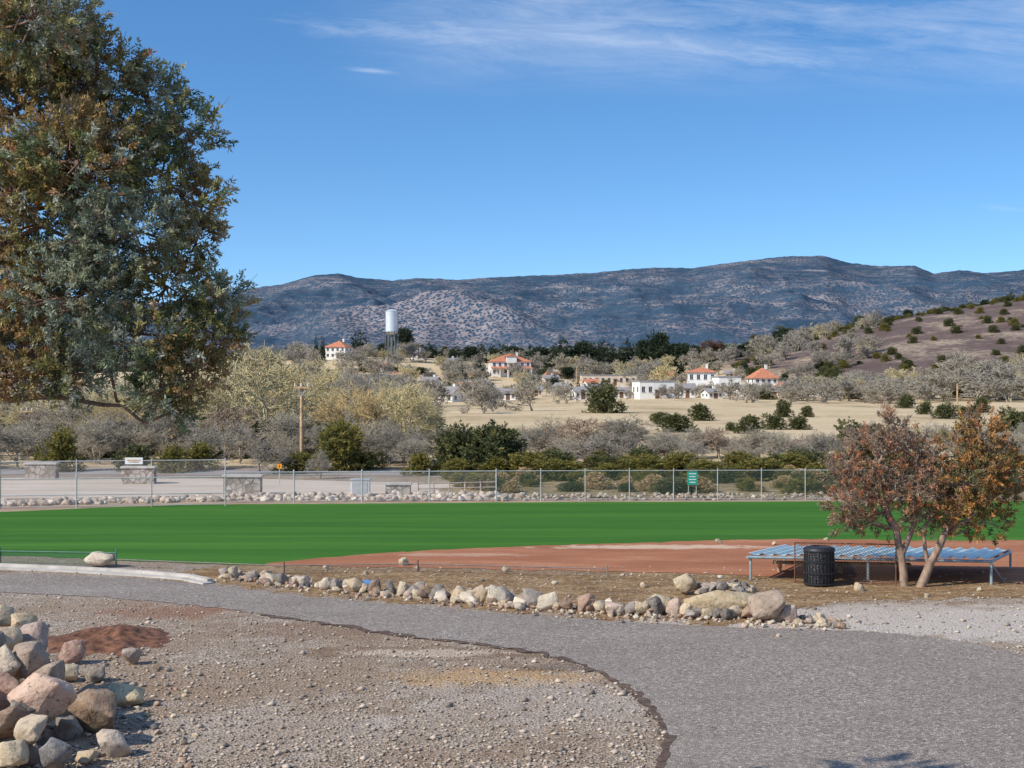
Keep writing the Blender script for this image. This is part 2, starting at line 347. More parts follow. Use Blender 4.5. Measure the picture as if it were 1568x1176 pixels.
for a in [(62,1065,17.6,.42,.28,(.66,.46,.35)),(140,1088,17.4,.36,.34,(.33,.23,.16)),(185,1064,18.3,.33,.18,(.68,.55,.34)),(170,1140,16.8,.2,.19,(.60,.50,.41)),(85,1152,16.6,.22,.18,(.22,.22,.22)),
 (45,1010,18.6,.33,.28,Pk),(0,985,19,.3,.28,(.70,.53,.35)),(110,995,20,.25,.22,(.42,.26,.20)),(50,990,19.4,.32,.3,(.50,.37,.31)),(5,1060,18,.32,.28,(.50,.30,.22)),(35,952,20.6,.25,.16,(.58,.44,.28)),(105,1028,18.9,.24,.17,(.72,.6,.41)),(145,1032,19.3,.2,.13,(.22,.19,.16)),
 (10,1110,17.2,.27,.24,Rb),(50,1120,17,.24,.2,(.67,.54,.39)),(100,1115,17,.2,.18,(.28,.25,.22)),(20,1150,16.7,.24,.2,Tn),(-40,1000,18.6,.4,.4,Gy),(-40,1080,17.6,.4,.4,Bk),(-60,1150,16.8,.4,.3,W),(130,1160,16.6,.16,.12,A),(198,1000,20.6,.19,.18,(.46,.36,.29)),(0,945,20.5,.22,.18,Tn),(75,1035,18.4,.25,.2,(.40,.31,.24)),(5,1020,18.4,.27,.22,(.66,.54,.40)),(30,1085,17.4,.2,.16,Dk)]: rp(*a)
for i in range(170):
    x=random.uniform(-9.5,-5.0); y=random.uniform(16.4,21); edge=-5.1-(y-16.2)*.42
    if x>edge: continue
    hm=min(.80,(edge-x)*.42); z=random.uniform(.0,max(.04,hm)); r=random.uniform(.07,.19)
    it.append((x,y,z,(r*1.2,r,r*.85),random.choice(RC)))
for i in range(130):
    px=random.uniform(60,300); x,y=gp(px,random.uniform(1000,1176)); r=random.uniform(.015,.06); it.append((x,y,r*.4,(r*1.2,r,r*.8),random.choice(RC)))
rocks('rock_pile',it,2)
def mound(name,cx,cy,rx,ry,h,m,amp=.25):
    n=60;v=[];
    for j in range(n):
        for i in range(n):
            a=(i/(n-1)-.5)*2;b_=(j/(n-1)-.5)*2; r=math.hypot(a,b_); k=max(0,1-r*r*(1+.5*mn.noise(Vector((a*3,b_*3,cx)))))
            zc=h*k*k*(1+amp*3*mn.noise(Vector((a*2.5+cx,b_*2.5,1))))+.05*k*mn.noise(Vector((a*9,b_*9,cx)))+.02*k*mn.noise(Vector((a*24,b_*24,cx)))
            v.append((cx+a*rx,cy+b_*ry,zc-.012))
    me=np_mesh(name,np.array(v),gridfaces(n,n),4,[m]); me.polygons.foreach_set('use_smooth',[True]*len(me.polygons)); link(bpy.data.objects.new(name,me))
x,y=at(-60,19); mound('soil_bank',x-.6,y-.2,2.0,2.6,.75,verge)
x,y=gp(160,985); mound('red_dirt_heap',x,y+.3,1.25,1.7,.17,simple('red_dirt',(.17,.08,.046),ns=7,var=.7))
def inpoly(x,y,poly):
    c=False;j=len(poly)-1
    for i in range(len(poly)):
        xi,yi=poly[i];xj,yj=poly[j]
        if (yi>y)!=(yj>y) and x<(xj-xi)*(y-yi)/(yj-yi)+xi: c=not c
        j=i
    return c
RW=[gp(*p) for p in ROAD]
octv=np.array([(1,0,0),(0,1,0),(-1,0,0),(0,-1,0),(0,0,1),(0,0,-1.)]); octf=np.array([(0,1,4),(1,2,4),(2,3,4),(3,0,4),(1,0,5),(2,1,5),(3,2,5),(0,3,5)])
VV=[];FF=[];CC=[];o=0;k=0
while k<16000:
    px=random.uniform(-60,1640); py=588+ (1-random.random()**1.3)*600+5
    if py<868 or py>1190: continue
    x,y=gp(px,py); onr=inpoly(x,y,RW)
    if onr and random.random()>.04: continue
    r=random.choice([.006,.008,.010,.012,.014,.026])*random.uniform(.8,1.4)*(.6 if onr else 1)
    if not onr and random.random()<.012: r=random.uniform(.035,.07)
    a=random.uniform(0,6.3); m=np.array([[math.cos(a),-math.sin(a)],[math.sin(a),math.cos(a)]])
    v=octv*(1+rng.uniform(-.3,.3,(6,1)))*np.array([r*1.3,r,r*.6]); v[:,:2]=v[:,:2]@m; v+=(x,y,.006+r*.2)
    VV.append(v);FF.append(octf+o);o+=6; g_=random.uniform(.2,.62); CC.append(np.tile((g_,g_*.84,g_*.68),(6,1))); k+=1
t=MT('pebble'); t.col(t.attr('Col')); peb=t.m
link(bpy.data.objects.new('loose_gravel',np_mesh('loose_gravel',np.vstack(VV),np.vstack(FF),3,[peb],np.vstack(CC))))
it=[]
for i in range(900):
    px=random.uniform(-100,1300); base=np.interp(px,[0,345,1300],[776,768,766]); x,y=gp(px,base-random.uniform(0,9)*(1 if px>345 else .6)); r=random.uniform(.06,.19)*(1 if px<800 else .6)
    it.append((x,y,r*.4,(r*1.3,r,r*.9),random.choice([(.66,.54,.43),(.55,.43,.35),(.45,.38,.32),(.7,.62,.52)])))
rocks('rubble_strip',it,0)
# ---------------- fences
steel=simple('galvanized_steel',(.46,.47,.46),.5,.4,.2,ns=4,var=.15); brown=simple('rusty_steel',(.19,.09,.055),.8,.2,ns=8,var=.4)
def linkmat(name,c,f,sc=28):
    t=MT(name,.6,.3); t.col(c); v=t.sep(t.pos)
    a=t.math('ADD',v[0],v[2]);b=t.math('SUBTRACT',v[0],v[2])
    w=lambda q:t.math('LESS_THAN',t.math('FRACT',t.math('MULTIPLY',q,sc)),f)
    m=t.math('MAXIMUM',w(a),w(b)); t.put(t.b.inputs['Alpha'],m); return t.m
def fence(name,pts,h,step,frame,mesh,r=.03,mid=False):
    e=empty(name); b=MB();q=MB()
    for (x0,y0),(x1,y1) in zip(pts[:-1],pts[1:]):
        L=math.hypot(x1-x0,y1-y0); n=max(1,round(L/step))
        for i in range(n+1):
            s=i/n; x=x0+(x1-x0)*s;y=y0+(y1-y0)*s; b.tube((x,y,-.1),(x,y,h+.05),r*1.2,n=8)
            b.lathe((x,y,h+.05),[(r*1.4,0),(r*1.2,.03),(0.001,.05)],8)
        b.tube((x0,y0,h),(x1,y1,h),r*.9,n=8)
        if mid: b.tube((x0,y0,h*.45),(x1,y1,h*.45),r*.8,n=8)
        b.tube((x0,y0,.08),(x1,y1,.08),r*.4,n=6)
        q.add([(x0,y0+.01,.05),(x1,y1+.01,.05),(x1,y1+.01,h),(x0,y0+.01,h)],[(0,1,2,3)])
    b.build('posts_and_rails',frame,e); q.build('chain_link',mesh,e); return e
lg=linkmat('link_grey',(.5,.48,.45),.07); lgn=linkmat('link_green',(.10,.14,.11),.13); lteal=linkmat('link_teal',(.05,.13,.08),.2)
fence('outfield_fence',[gp(345,771),gp(760,768)],1.17,2.6,steel,lg,.022)
fence('outfield_fence',[gp(760,768),gp(1300,766),gp(1800,767)],1.17,1.7,steel,lgn,.017)
fence('outfield_fence',[gp(-500,790),gp(0,780),gp(345,775)],1.08,2.6,steel,lg,.022,True)
fence('roadside_fence',[gp(-500,742),gp(0,737),gp(345,733)],.9,3,steel,lg,.022)
fence('low_field_fence',[gp(-350,862),gp(0,866),gp(178,869)],.36,3.0,simple('teal_paint',(.07,.18,.13),.5,.4),lteal,.016)
fence('low_field_fence',[gp(178,869),gp(435,879),gp(640,876),gp(930,884)],.20,4.2,simple('dull_steel',(.22,.19,.17),.6,.3),linkmat('link_dull',(.2,.18,.16),.06),.014)
b=MB(); wp=simple('faded_pink_paint',(.50,.38,.31),.7,.2)
for i in range(6):
    x,y=gp(640+i*24,758-i*.6); b.tube((x,y,0),(x,y,.5),.03,n=8)
(x0,y0),(x1,y1)=gp(640,758),gp(760,755)
for h in(.25,.46): b.tube((x0,y0,h),(x1,y1,h),.022,n=8)
b.build('pipe_barrier',wp)
t=MT('mortared_stone',.9); cc=t.ramp(t.sep(t.vor(4))[0],[(0,(.22,.18,.15)),(.5,(.38,.32,.27)),(1,(.5,.45,.4))]); cc=t.mix(t.ramp(t.vor(4,out='Distance',feat='DISTANCE_TO_EDGE'),[(.02,1),(.06,0)]),cc,(.14,.12,.1)); t.col(cc); t.bump(t.vor(4,out='Distance'),.6,.05); mst=t.m
for px,py,w,h in [(372,757,1.5,.72),(213,741,1.45,.72),(64,734,1.45,.72),(610,757,1.0,.4)]:
    x,y=gp(px,py); b=MB(); b.box((x,y,h/2),(w,.5,h),0,0); b.box((x,y,h+.04),(w+.1,.6,.08),0,1); b.build('stone_wall',[mst,conc])
white=simple('white_paint',(.72,.71,.68),.6,.3,ns=2,var=.06); wood=simple('weathered_wood',(.48,.33,.19),.85,.1,ns=5,var=.35); dark=simple('dark_glass',(.03,.035,.045),.2,.5)
x,y=gp(202,741); b=MB(); 
for s in(-.3,.3): b.tube((x+s,y+.4,0),(x+s,y+.4,1.1),.04,n=8,m=1)
b.box((x,y+.34,1.02),(.8,.05,.3)); b.box((x,y+.31,1.05),(.6,.012,.05),0,1); b.box((x,y+.31,.97),(.45,.012,.04),0,1); b.build('park_sign',[white,wood])
x,y=gp(552,759); b=MB(); b.box((x,y,.33),(.75,.5,.6)); b.box((x,y,.66),(.82,.57,.05),0,1); b.box((x,y-.26,.33),(.62,.02,.48),0,1); b.box((x,y,.02),(.95,.7,.05),0,2); b.build('utility_cabinet',[white,steel,conc])
x,y=gp(1060,767); tg=simple('green_sign_paint',(.02,.30,.22),.5,.4,var=.05); b=MB(); b.box((x,y-.07,.88),(.40,.02,.52)); 
for k in range(4): b.box((x,y-.085,1.05-k*.11),(.28-.05*(k%2),.006,.035),0,1)
b.tube((x-.15,y-.04,.3),(x-.15,y-.04,1.14),.015,m=2); b.tube((x+.15,y-.04,.3),(x+.15,y-.04,1.14),.015,m=2); b.build('green_notice_sign',[tg,white,steel])
x,y=gp(428,742); b=MB(); b.tube((x,y,0),(x,y,.85),.025,m=1); b.box((x,y-.03,.82),(.22,.015,.22)); b.box((x,y-.042,.82),(.03,.004,.12),0,2); b.build('orange_warning_sign',[simple('sign_orange',(.75,.30,.03),.5,.3,var=.05),steel,dark])
def pole(px,d,pyb,pyt,r,cross=True):
    x,y=at(px,d); zb=H(x,y)-.2; zt=zz(pyt,d); b=MB(); b.tube((x,y,zb),(x,y,zt),r,r*.75,12)
    if cross:
        b.box((x,y-.16,zt-.25),(.8,.09,.11)); 
        for s in(-.33,0,.33): b.lathe((x+s,y-.16,zt-.19),[(.03,0),(.05,.05),(.02,.1),(.04,.14),(.001,.17)],8,1)
        b.tube((x-.3,y-.14,zt-.25),(x,y-.1,zt-.7),.02,m=2); b.tube((x+.3,y-.14,zt-.25),(x,y-.1,zt-.7),.02,m=2)
    return b.build('utility_pole',[wood,white,steel])
pole(462,73,712,586,.11); pole(42,90,705,624,.11); pole(1466,230,640,588,.16,False); pole(883,420,600,560,.15)
# ---------------- dugout canopy
t=MT('corrugated_metal',.4,.4,.15); cc=t.ramp(t.noise(1.3,5),[(.3,(.48,.60,.58)),(.7,(.66,.76,.74))]); t.col(cc); corr=t.m
e=empty('dugout_canopy'); A_=Vector((5.40,32.25,.58)); B_=Vector((10.75,31.55,.57)); D_=Vector((1.35,2.6,-.10)); n=360; v=[];f=[]
for i in range(n+1):
    s=i/n; ph=(s*18)%1; hz=.045 if ph<.25 else (.0 if .35<ph<.9 else .0225)
    p=A_.lerp(B_,s); v.append((p.x,p.y,p.z+hz)); q=p+D_; v.append((q.x,q.y,q.z+hz))
for i in range(n): f.append((2*i,2*i+2,2*i+3,2*i+1))
b=MB(); b.add(v,f); b.build('roof_sheet',corr,e)
b=MB(); C_=A_+D_; E_=B_+D_; dz=Vector((0,0,-.05))
for p,q in((A_,B_),(C_,E_),(A_,C_),(B_,E_)): b.tube(p+dz,q+dz,.035,n=8)
m1=A_.lerp(C_,.5);m2=B_.lerp(E_,.5); b.tube(m1+dz,m2+dz,.03,n=8)
for p in(A_+Vector((.08,.05,0)),A_.lerp(B_,.5),B_,C_,C_.lerp(E_,.5),E_): b.tube((p.x,p.y,-.1),(p.x,p.y,p.z-.05),.03,n=10)
b.tube(B_+Vector((-.0,0,-.1)),(B_.x+.45,B_.y+.5,.0),.02,n=8)
b.build('frame',simple('canopy_frame_paint',(.30,.38,.40),.5,.4,.3),e)
b=MB(); 
p=A_+Vector((.9,1.1,0)); b.box((p.x+1.5,p.y,.25),(3.2,.3,.05),-.14); 
for s in(.1,1.5,2.9): b.box((p.x+s,p.y+.1-.14*(s-1.5),.12),(.06,.28,.22))
b.build('bench',wood,e)
e=empty('backstop_panel'); b=MB(); q=MB(); x0,y0=gp(1217,893); x1,y1=gp(1372,897); h=.92
for p_,q_ in(((x0,y0,0),(x0,y0,h)),((x1,y1,0),(x1,y1,h)),((x0,y0,h),(x1,y1,h)),((x0,y0,.05),(x1,y1,.05))): b.tube(p_,q_,.014,n=8)
q.add([(x0,y0,.05),(x1,y1,.05),(x1,y1,h),(x0,y0,h)],[(0,1,2,3)]); b.build('panel_frame',brown,e); q.build('chain_link',linkmat('link_brown',(.12,.07,.05),.12,14),e)
t=MT('black_mesh_metal',.5,.4,.2); t.col(t.ramp(t.vor(22,out='Distance'),[(.2,(.012,.012,.013)),(.45,(.05,.05,.055))])); t.bump(t.vor(30,out='Distance'),1,.02); bk=t.m
x,y=gp(1255,897); y+=.05; R=.325; e=empty('trash_barrel')
b=MB(); b.lathe((x,y,0),[(.001,.04),(R*.94,.04),(R*.97,.10),(R,.45),(R*1.01,.74),(R*1.0,.78)],32); b.build('drum',bk,e,True)
b=MB(); 
for z0 in(.03,.27,.52,.76): b.lathe((x,y,z0),[(R,.0),(R*1.06,.01),(R*1.06,.045),(R,.055)],32)
for i in range(28):
    a=i/28*6.283; b.box((x+math.cos(a)*R*1.02,y+math.sin(a)*R*1.02,.42),(.012,.022,.72),a)
b.build('hoops_and_slats',simple('black_paint',(.018,.018,.02),.45,.5),e)
b=MB(); b.lathe((x,y,.78),[(R*1.08,0),(R*1.08,.05),(R*.9,.09),(R*.5,.11),(R*.48,.06),(R*.4,.03)],32); b.build('lid',simple('lid_plastic',(.022,.022,.025),.5,.4),e,True)
bl=simple('blue_plastic',(.10,.25,.48),.5,.4,ns=8)
for px,py,w in((548,903,.6),):
    b=MB(); n=9; x,y=gp(px,py); vs=[(x+(i/(n-1)-.5)*w,y+.35+(j/(n-1)-.5)*.4,.12+.07*mn.noise(Vector((i*.6+px,j*.6,0)))-(.1 if j==0 else 0)) for j in range(n) for i in range(n)]
    b.add(vs,[tuple(a) for a in gridfaces(n,n)]); b.build('blue_tarp',bl)
# ---------------- foliage
t=MT('foliage',.75,.15); a=t.attr('Col'); t.col(a)
tr=t.n('ShaderNodeBsdfTranslucent'); t.l(a,tr.inputs['Color']); mx=t.n('ShaderNodeMixShader'); mx.inputs[0].default_value=.3
t.l(t.b.outputs[0],mx.inputs[1]); t.l(tr.outputs[0],mx.inputs[2]); t.l(mx.outputs[0],t.nt.nodes['Material Output'].inputs[0]); fol=t.m
t=MT('bark',.95,.1); a=t.attr('Col'); t.col(t.mix(t.ramp(t.noise(14,4,t.map(t.pos,(1,1,.3))),[(.3,.6),(.7,0)]),a,(.05,.035,.025))); bark=t.m
def unit(v): return v/np.maximum(1e-9,np.linalg.norm(v,axis=-1,keepdims=True))
def flames(cen,out,length,width,n,L,W,cols,r=rng):
    N=len(cen)*n; c=np.repeat(cen,n,0); o=np.repeat(out,n,0); ln=np.repeat(length,n)[:,None]; wd=np.repeat(width,n)[:,None]
    tt=r.random((N,1))**.8; base=c+o*ln*tt+unit(r.normal(size=(N,3)))*wd*(1-.75*tt)*r.random((N,1))**.5
    d=unit(o*.7+r.normal(size=(N,3))*.55); sd=unit(np.cross(d,r.normal(size=(N,3)))); l=L*(.6+.8*r.random((N,1)))
    v=np.stack([base,base+d*l*.45+sd*W*.5,base+d*l,base+d*l*.45-sd*W*.5],1).reshape(-1,3)
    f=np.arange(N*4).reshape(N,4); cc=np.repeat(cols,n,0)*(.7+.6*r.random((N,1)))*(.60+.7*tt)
    return v,f,np.repeat(cc,4,0)
def tubes(segs,k=5,col=(.2,.14,.1)):
    s=np.array(segs); p0=s[:,0:3];p1=s[:,3:6];r0=s[:,6:7];r1=s[:,7:8]; d=unit(p1-p0)
    ref=np.where(np.abs(d[:,2:3])>.9,np.array([[1.,0,0]]),np.array([[0,0,1.]])); a=unit(np.cross(d,ref)); b_=np.cross(d,a); vs=[]
    for p,r_ in((p0,r0),(p1,r1)):
        for i in range(k):
            th=2*math.pi*i/k; vs.append(p+r_*(a*math.cos(th)+b_*math.sin(th)))
    v=np.stack(vs,1).reshape(-1,3); base=np.arange(len(s))[:,None]*2*k; f=[]
    for i in range(k):
        f.append(base+np.array([[i,(i+1)%k,k+(i+1)%k,k+i]]))
    return v,np.vstack(f),np.tile(np.array(col),(len(v),1))
def limb(p0,p1,r0,r1,n=7,wob=.12,R=random,sag=.06):
    p0=Vector(p0);p1=Vector(p1);L=(p1-p0).length; pts=[p0]
    for i in range(1,n+1):
        s=i/n; q=p0.lerp(p1,s)+Vector((0,0,-sag*L*math.sin(math.pi*s))); 
        if i<n: q+=Vector((R.gauss(0,1),R.gauss(0,1),R.gauss(0,1)))*wob*L/n
        pts.append(q)
    return [(*pts[i],*pts[i+1],r0+(r1-r0)*i/n,r0+(r1-r0)*(i+1)/n) for i in range(n)]
def combine(name,parts,mats):
    V_=[];F_=[];C_=[];mi=[];o=0
    for (v,f,c,m) in parts:
        V_.append(v);F_.append(f+o);C_.append(c);mi+=[m]*len(f);o+=len(v)
    return np_mesh(name,np.vstack(V_),np.vstack(F_),4,mats,np.vstack(C_),mi)
def lobes_to_flames(L,dens,fl,fw,pal,wts,cf=None,r=rng,updir=.35):
    C=[];O=[];K=[]
    for (c,rad) in L:
        c=np.array(c);rad=np.array(rad); n=int(dens*(rad[0]*rad[1]*rad[2])**(2/3))+3
        u=unit(r.normal(size=(n,3))); rr=(.45+.55*r.random((n,1))**.6); p=c+u*rad*rr
        o=unit(u+np.array([0,0,updir])+r.normal(size=(n,3))*.3)
        ci=r.choice(len(pal),n,p=wts); k=np.array(pal)[ci]
        if cf is not None: k=cf(p,k)
        C.append(p);O.append(o);K.append(k)
    C=np.vstack(C);O=np.vstack(O);K=np.vstack(K); n=len(C)
    return C,O,fl*(.6+.8*r.random(n)),fw*(.7+.6*r.random(n)),K
# --- big juniper at left
D=10.0; sc=D/F; L=[]; L2=[]
for (px,py,rx,ry,do) in [(-60,60,170,120,.3),(50,30,95,90,-.3),(30,180,140,110,.3),(150,120,85,55,0),(225,155,65,50,.2),(285,200,52,38,0),(120,250,110,80,-.3),(245,265,75,50,.1),(300,310,45,38,-.1),(60,345,115,80,.2),(195,360,95,60,-.2),(300,368,40,30,.1),(338,460,42,34,0),(255,440,80,50,.1),(100,460,105,70,-.1),(0,450,100,90,.3),(325,512,46,36,.1),(215,525,85,50,-.1),(50,545,85,50,.1),(248,598,38,40,0),(285,565,48,45,.1),(10,588,50,22,0),(110,575,55,34,0),(265,630,22,14,0),(190,215,60,40,0),(110,80,60,50,.1),(150,410,60,45,.3),(150,300,60,45,.3),(20,280,60,50,-.2),(160,480,60,45,.2),
  (-190,330,130,160,.8),(-220,120,140,130,.8),(30,-70,120,80,.5),(-120,-100,130,80,.9)]:
    dd_=D+do; l_=(((px-784)*dd_/F,dd_,zz(py,dd_)),(rx*sc*.86,max(.26,min(rx,ry)*sc*1.2),ry*sc*.86)); (L2 if px<-130 or py<-50 else L).append(l_)
pal=[(.23,.235,.085),(.33,.29,.11),(.17,.215,.11),(.42,.27,.12),(.40,.42,.33),(.44,.22,.12),(.09,.12,.055)]; wt=[.27,.19,.20,.08,.16,.03,.07]
def cfb(p,k):
    s=np.array([mn.noise(Vector(q)*1.6) for q in p])[:,None]; w=np.clip(s*1.8-.05+(-3.0-p[:,0:1])*.25,0,.65); k=k*(1-w)+np.array([.45,.27,.115])*w
    w2=np.clip(-s*2.2-.15,0,.65); return k*(1-w2)+np.array([.34,.38,.29])*w2
C,O,ln,wd,K=lobes_to_flames(L,1900,.14,.045,pal,wt,cfb)
parts=[(*flames(C,O,ln,wd,42,.036,.013,K),1)]
C3,O3,ln3,wd3,K3=lobes_to_flames(L2,160,.22,.09,pal,wt,None); parts.append((*flames(C3,O3,ln3,wd3,40,.08,.04,K3),1))
print('flames',len(C),len(C3))
segs=[]; tx,ty=-4.35,10.2
tz=H(tx,ty)-.2
segs+=limb((tx,ty,tz),(tx+.2,ty,8.2),.26,.08,9,.05)
for c,rad in L+L2:
    h=min(7.8,max(4.4,c[2]-.15)); s=(h-tz)/(8.2-tz); st=(tx+.2*s,ty,h); rr=.022+.016*random.random()
    segs+=limb(st,c,rr,.008,9,.25,sag=-.04)
    for q in range(7):
        u=unit(rng.normal(size=3)); e2=np.array(c)+u*np.array(rad)*.9; segs+=limb(c,e2,.009,.003,5,.4)
for q in range(500):
    i=random.randrange(len(C)); p=C[i]; segs+=limb(p,p+O[i]*random.uniform(.12,.28),.003,.0012,3,.3)
parts.append((*tubes(segs,6,(.30,.19,.14)),0))
link(bpy.data.objects.new('juniper_tree',combine('juniper_tree',parts,[bark,fol])))
# --- small trees near canopy
def small_tree(name,lobes,D,pal,wt,cf,stems,dens=150,nf=26,Lf=.075,Wf=.024,fl=.2,fw=.06,twigs=1,colb=(.42,.30,.22)):
    sc=D/F; L=[]
    for(px,py,rx,ry,do) in lobes:
        dd_=D+do; L.append((((px-784)*dd_/F,dd_,zz(py,dd_)),(rx*sc,min(rx,ry)*sc*1.1,ry*sc)))
    C,O,ln,wd,K=lobes_to_flames(L,dens,fl,fw,pal,wt,cf)
    parts=[(*flames(C,O,ln,wd,nf,Lf,Wf,K),1)]; segs=[]
    tips=[]
    for st in stems:
        p=[Vector(((a-784)*D/F,D,zz(b_,D))) for a,b_ in st[0]]
        for i in range(len(p)-1):
            r0=st[1]*(1-i/len(p)*.6); r1=st[1]*(1-(i+1)/len(p)*.6); segs+=limb(p[i],p[i+1],r0,r1,4,.05)
        tips+=p[1:]
    for c,rad in L:
        cv=Vector(c); cand=[q for q in tips if q.z<cv.z+.1] or tips; tp=min(cand,key=lambda q:(q-cv).length); segs+=limb(tp,c,.035,.014,6,.2)
        for q in range(int(16*twigs)):
            u=unit(rng.normal(size=3)+np.array([0,0,.5])); e2=np.array(c)+u*np.array(rad)*random.uniform(.8,1.2); segs+=limb(c,e2,.012,.004,5,.35)
            for w in range(5):
                m_=Vector(c).lerp(Vector(e2),random.uniform(.4,1)); u2=Vector(rng.normal(size=3)).normalized()+Vector((0,0,.4)); segs+=limb(m_,m_+u2*random.uniform(.12,.3),.005,.002,3,.3)
    parts.append((*tubes(segs,6,colb),0)); o=link(bpy.data.objects.new(name,combine(name,parts,[bark,fol]))); return o
def cfl(p,k):
    w=np.clip((1.3-p[:,2:3])*2.2,0,.85)*(rng.random((len(p),1))<.75); return k*(1-w)+np.array([.14,.26,.05])*w
small_tree('juniper_sapling',[(1300,770,38,35,-.2),(1345,700,45,45,.1),(1290,722,27,27,0),(1350,785,50,35,.1),(1395,745,42,38,-.2),(1400,700,36,36,.2),(1372,670,28,26,0),(1300,800,26,16,.2),(1420,790,32,28,0),(1360,645,12,20,0),(1330,745,40,35,0),(1425,725,25,40,0)],31.3,
  [(.42,.23,.14),(.30,.23,.165),(.46,.20,.095),(.22,.16,.11),(.22,.19,.08)],[.30,.26,.15,.19,.1],cfl,[([(1386,902),(1380,850),(1372,810),(1350,760),(1345,710)],.10),([(1380,850),(1400,800),(1405,750),(1400,700)],.07)],dens=290,nf=28,twigs=1.3)
def cfr(p,k):
    w=np.clip((1.1-p[:,2:3])*1.5,0,.7)*(rng.random((len(p),1))<.5); return k*(1-w)+np.array([.16,.21,.06])*w
small_tree('juniper_sapling',[(1500,670,36,34,0),(1470,690,28,32,.2),(1530,710,28,35,0),(1480,740,40,38,-.2),(1525,760,30,34,.1),(1465,785,34,30,0),(1505,800,36,28,.1),(1545,745,14,18,0),(1440,770,20,24,.2),(1488,642,16,12,0),(1500,725,38,38,0)],31.2,
  [(.48,.25,.09),(.32,.20,.08),(.22,.20,.075),(.42,.19,.08),(.16,.15,.065)],[.32,.24,.19,.10,.15],cfr,[([(1408,902),(1425,860),(1445,820),(1470,770),(1480,710)],.11),([(1422,866),(1412,810),(1440,770)],.05),([(1445,820),(1500,780),(1530,740)],.06)],dens=360,nf=32,twigs=.7)
# --- instanced vegetation
def bush_mesh(name,pal,wt,seed,tall=1.0,dens=60,nl=9,tip=0):
    r=np.random.default_rng(seed); R=random.Random(seed); L=[]
    for i in range(nl):
        a=R.uniform(0,6.28); q=R.uniform(0,.33); hgt=R.uniform(.3,.72); L.append(((math.cos(a)*q,math.sin(a)*q,hgt*tall),(R.uniform(.15,.26)*(1.15-hgt*.5),)*2+(R.uniform(.18,.3)*tall,)))
    for a in range(5): L.append(((math.cos(a*1.26)*.27,math.sin(a*1.26)*.27,.17*tall),(.2,.2,.18*tall)))
    if tip: L=[((math.cos(i*2.4)*.12,math.sin(i*2.4)*.12,.15+.8*i/9),(.34*(1-i/10.5),.34*(1-i/10.5),.12)) for i in range(10)]
    C,O,ln,wd,K=lobes_to_flames(L,dens/.05,.10,.035,pal,wt,None,r,.6); m=min(len(C),900)
    idx=r.permutation(len(C))[:m]; parts=[(*flames(C[idx],O[idx],ln[idx],wd[idx],16,.05,.022,K[idx],r),1)]
    segs=[]; 
    for c,rad in L[:6]: segs+=limb((0,0,-.05),c,.03,.008,4,.1,R)
    parts.append((*tubes(segs,5,(.15,.1,.07)),0)); return combine(name,parts,[bark,fol])
gp1=[(.095,.11,.045),(.15,.155,.06),(.05,.065,.03),(.24,.21,.08)]; junip=[bush_mesh('juniper_shape',gp1,[.35,.3,.2,.15],s,tt) for s,tt in((1,1.0),(2,1.05),(3,.9))]
gp2=[(.23,.20,.05),(.30,.245,.065),(.14,.145,.045)]; oliv=[bush_mesh('olive_shrub_shape',gp2,[.4,.3,.3],s) for s in(4,5)]
gp3=[(.032,.05,.03),(.05,.072,.04),(.08,.09,.045)]; pine=[bush_mesh('pine_shape',gp3,[.4,.4,.2],s,1.0,60,13,tp) for s,tp in ((6,0),(7,0),(8,1))]
rustm=bush_mesh('rust_shape',[(.2,.1,.06),(.15,.1,.07)],[.5,.5],11)
strw=bush_mesh('straw_shape',[(.62,.46,.25),(.48,.36,.20)],[.5,.5],12)
def bare_mesh(name,seed,col,spread=.62,lv=5,kids=4,thick=1,tl=.32):
    R=random.Random(seed); S=[]
    def grow(p,d,l,r_,k):
        q=p+d*l*.5+Vector((R.gauss(0,1),R.gauss(0,1),R.gauss(0,1)))*l*.06; e_=q+(d+Vector((R.gauss(0,1),R.gauss(0,1),R.gauss(0,.6)))*.16).normalized()*l*.5
        S.append((*p,*q,r_,r_*.85)); S.append((*q,*e_,r_*.85,r_*.62))
        if k==0: return
        for i in range(kids if k<lv else kids+1):
            st=e_ if i<2 else p.lerp(e_,R.uniform(.45,.95)); nd=(d*R.uniform(.5,.9)+Vector((R.gauss(0,1),R.gauss(0,1),R.gauss(0,.7)+.15))*spread).normalized()
            grow(st,nd,l*R.uniform(.6,.82),max(.0035*thick,r_*.55),k-1)
    ns=R.choice([1,2,3]) if lv>4 else 2
    for s in range(ns): grow(Vector((R.uniform(-.04,.04),R.uniform(-.04,.04),-.03)),Vector((R.uniform(-.35,.35),R.uniform(-.35,.35),1)).normalized(),tl,.022,lv)
    s=np.array(S); zm=np.percentile(s[:,5],99); s/=zm if zm>0 else 1
    return combine(name,[(*tubes(s,3,col),0)],[barkf])
t=MT('twig_bark',.95,.1); a=t.attr('Col'); oi=t.n('ShaderNodeObjectInfo'); t.col(t.mix(.8,a,t.ramp(oi.outputs['Random'],[(0,(.62,.61,.60)),(.5,(.92,.91,.88)),(1,(1,.95,.82))]),'MULTIPLY')); barkf=t.m
cg=(.41,.37,.305); cy=(.60,.52,.31)
bgrey=[bare_mesh('bare_grey_shape',s,cg) for s in(21,22,23)]; byel=[bare_mesh('bare_cottonwood_shape',s,cy,.6) for s in(31,32)]
bwil=[bare_mesh('willow_shape',s,(.60,.48,.27),.42,5,4) for s in(41,)]; bred=[bare_mesh('bare_red_shape',s,(.38,.29,.23)) for s in(51,)]
fgrey=[bare_mesh('far_grey_shape',s,(.39,.355,.30),.62,4,4,2.2) for s in(61,62,63)]; fyel=[bare_mesh('far_cottonwood_shape',s,cy,.6,4,4,2.2) for s in(71,)]
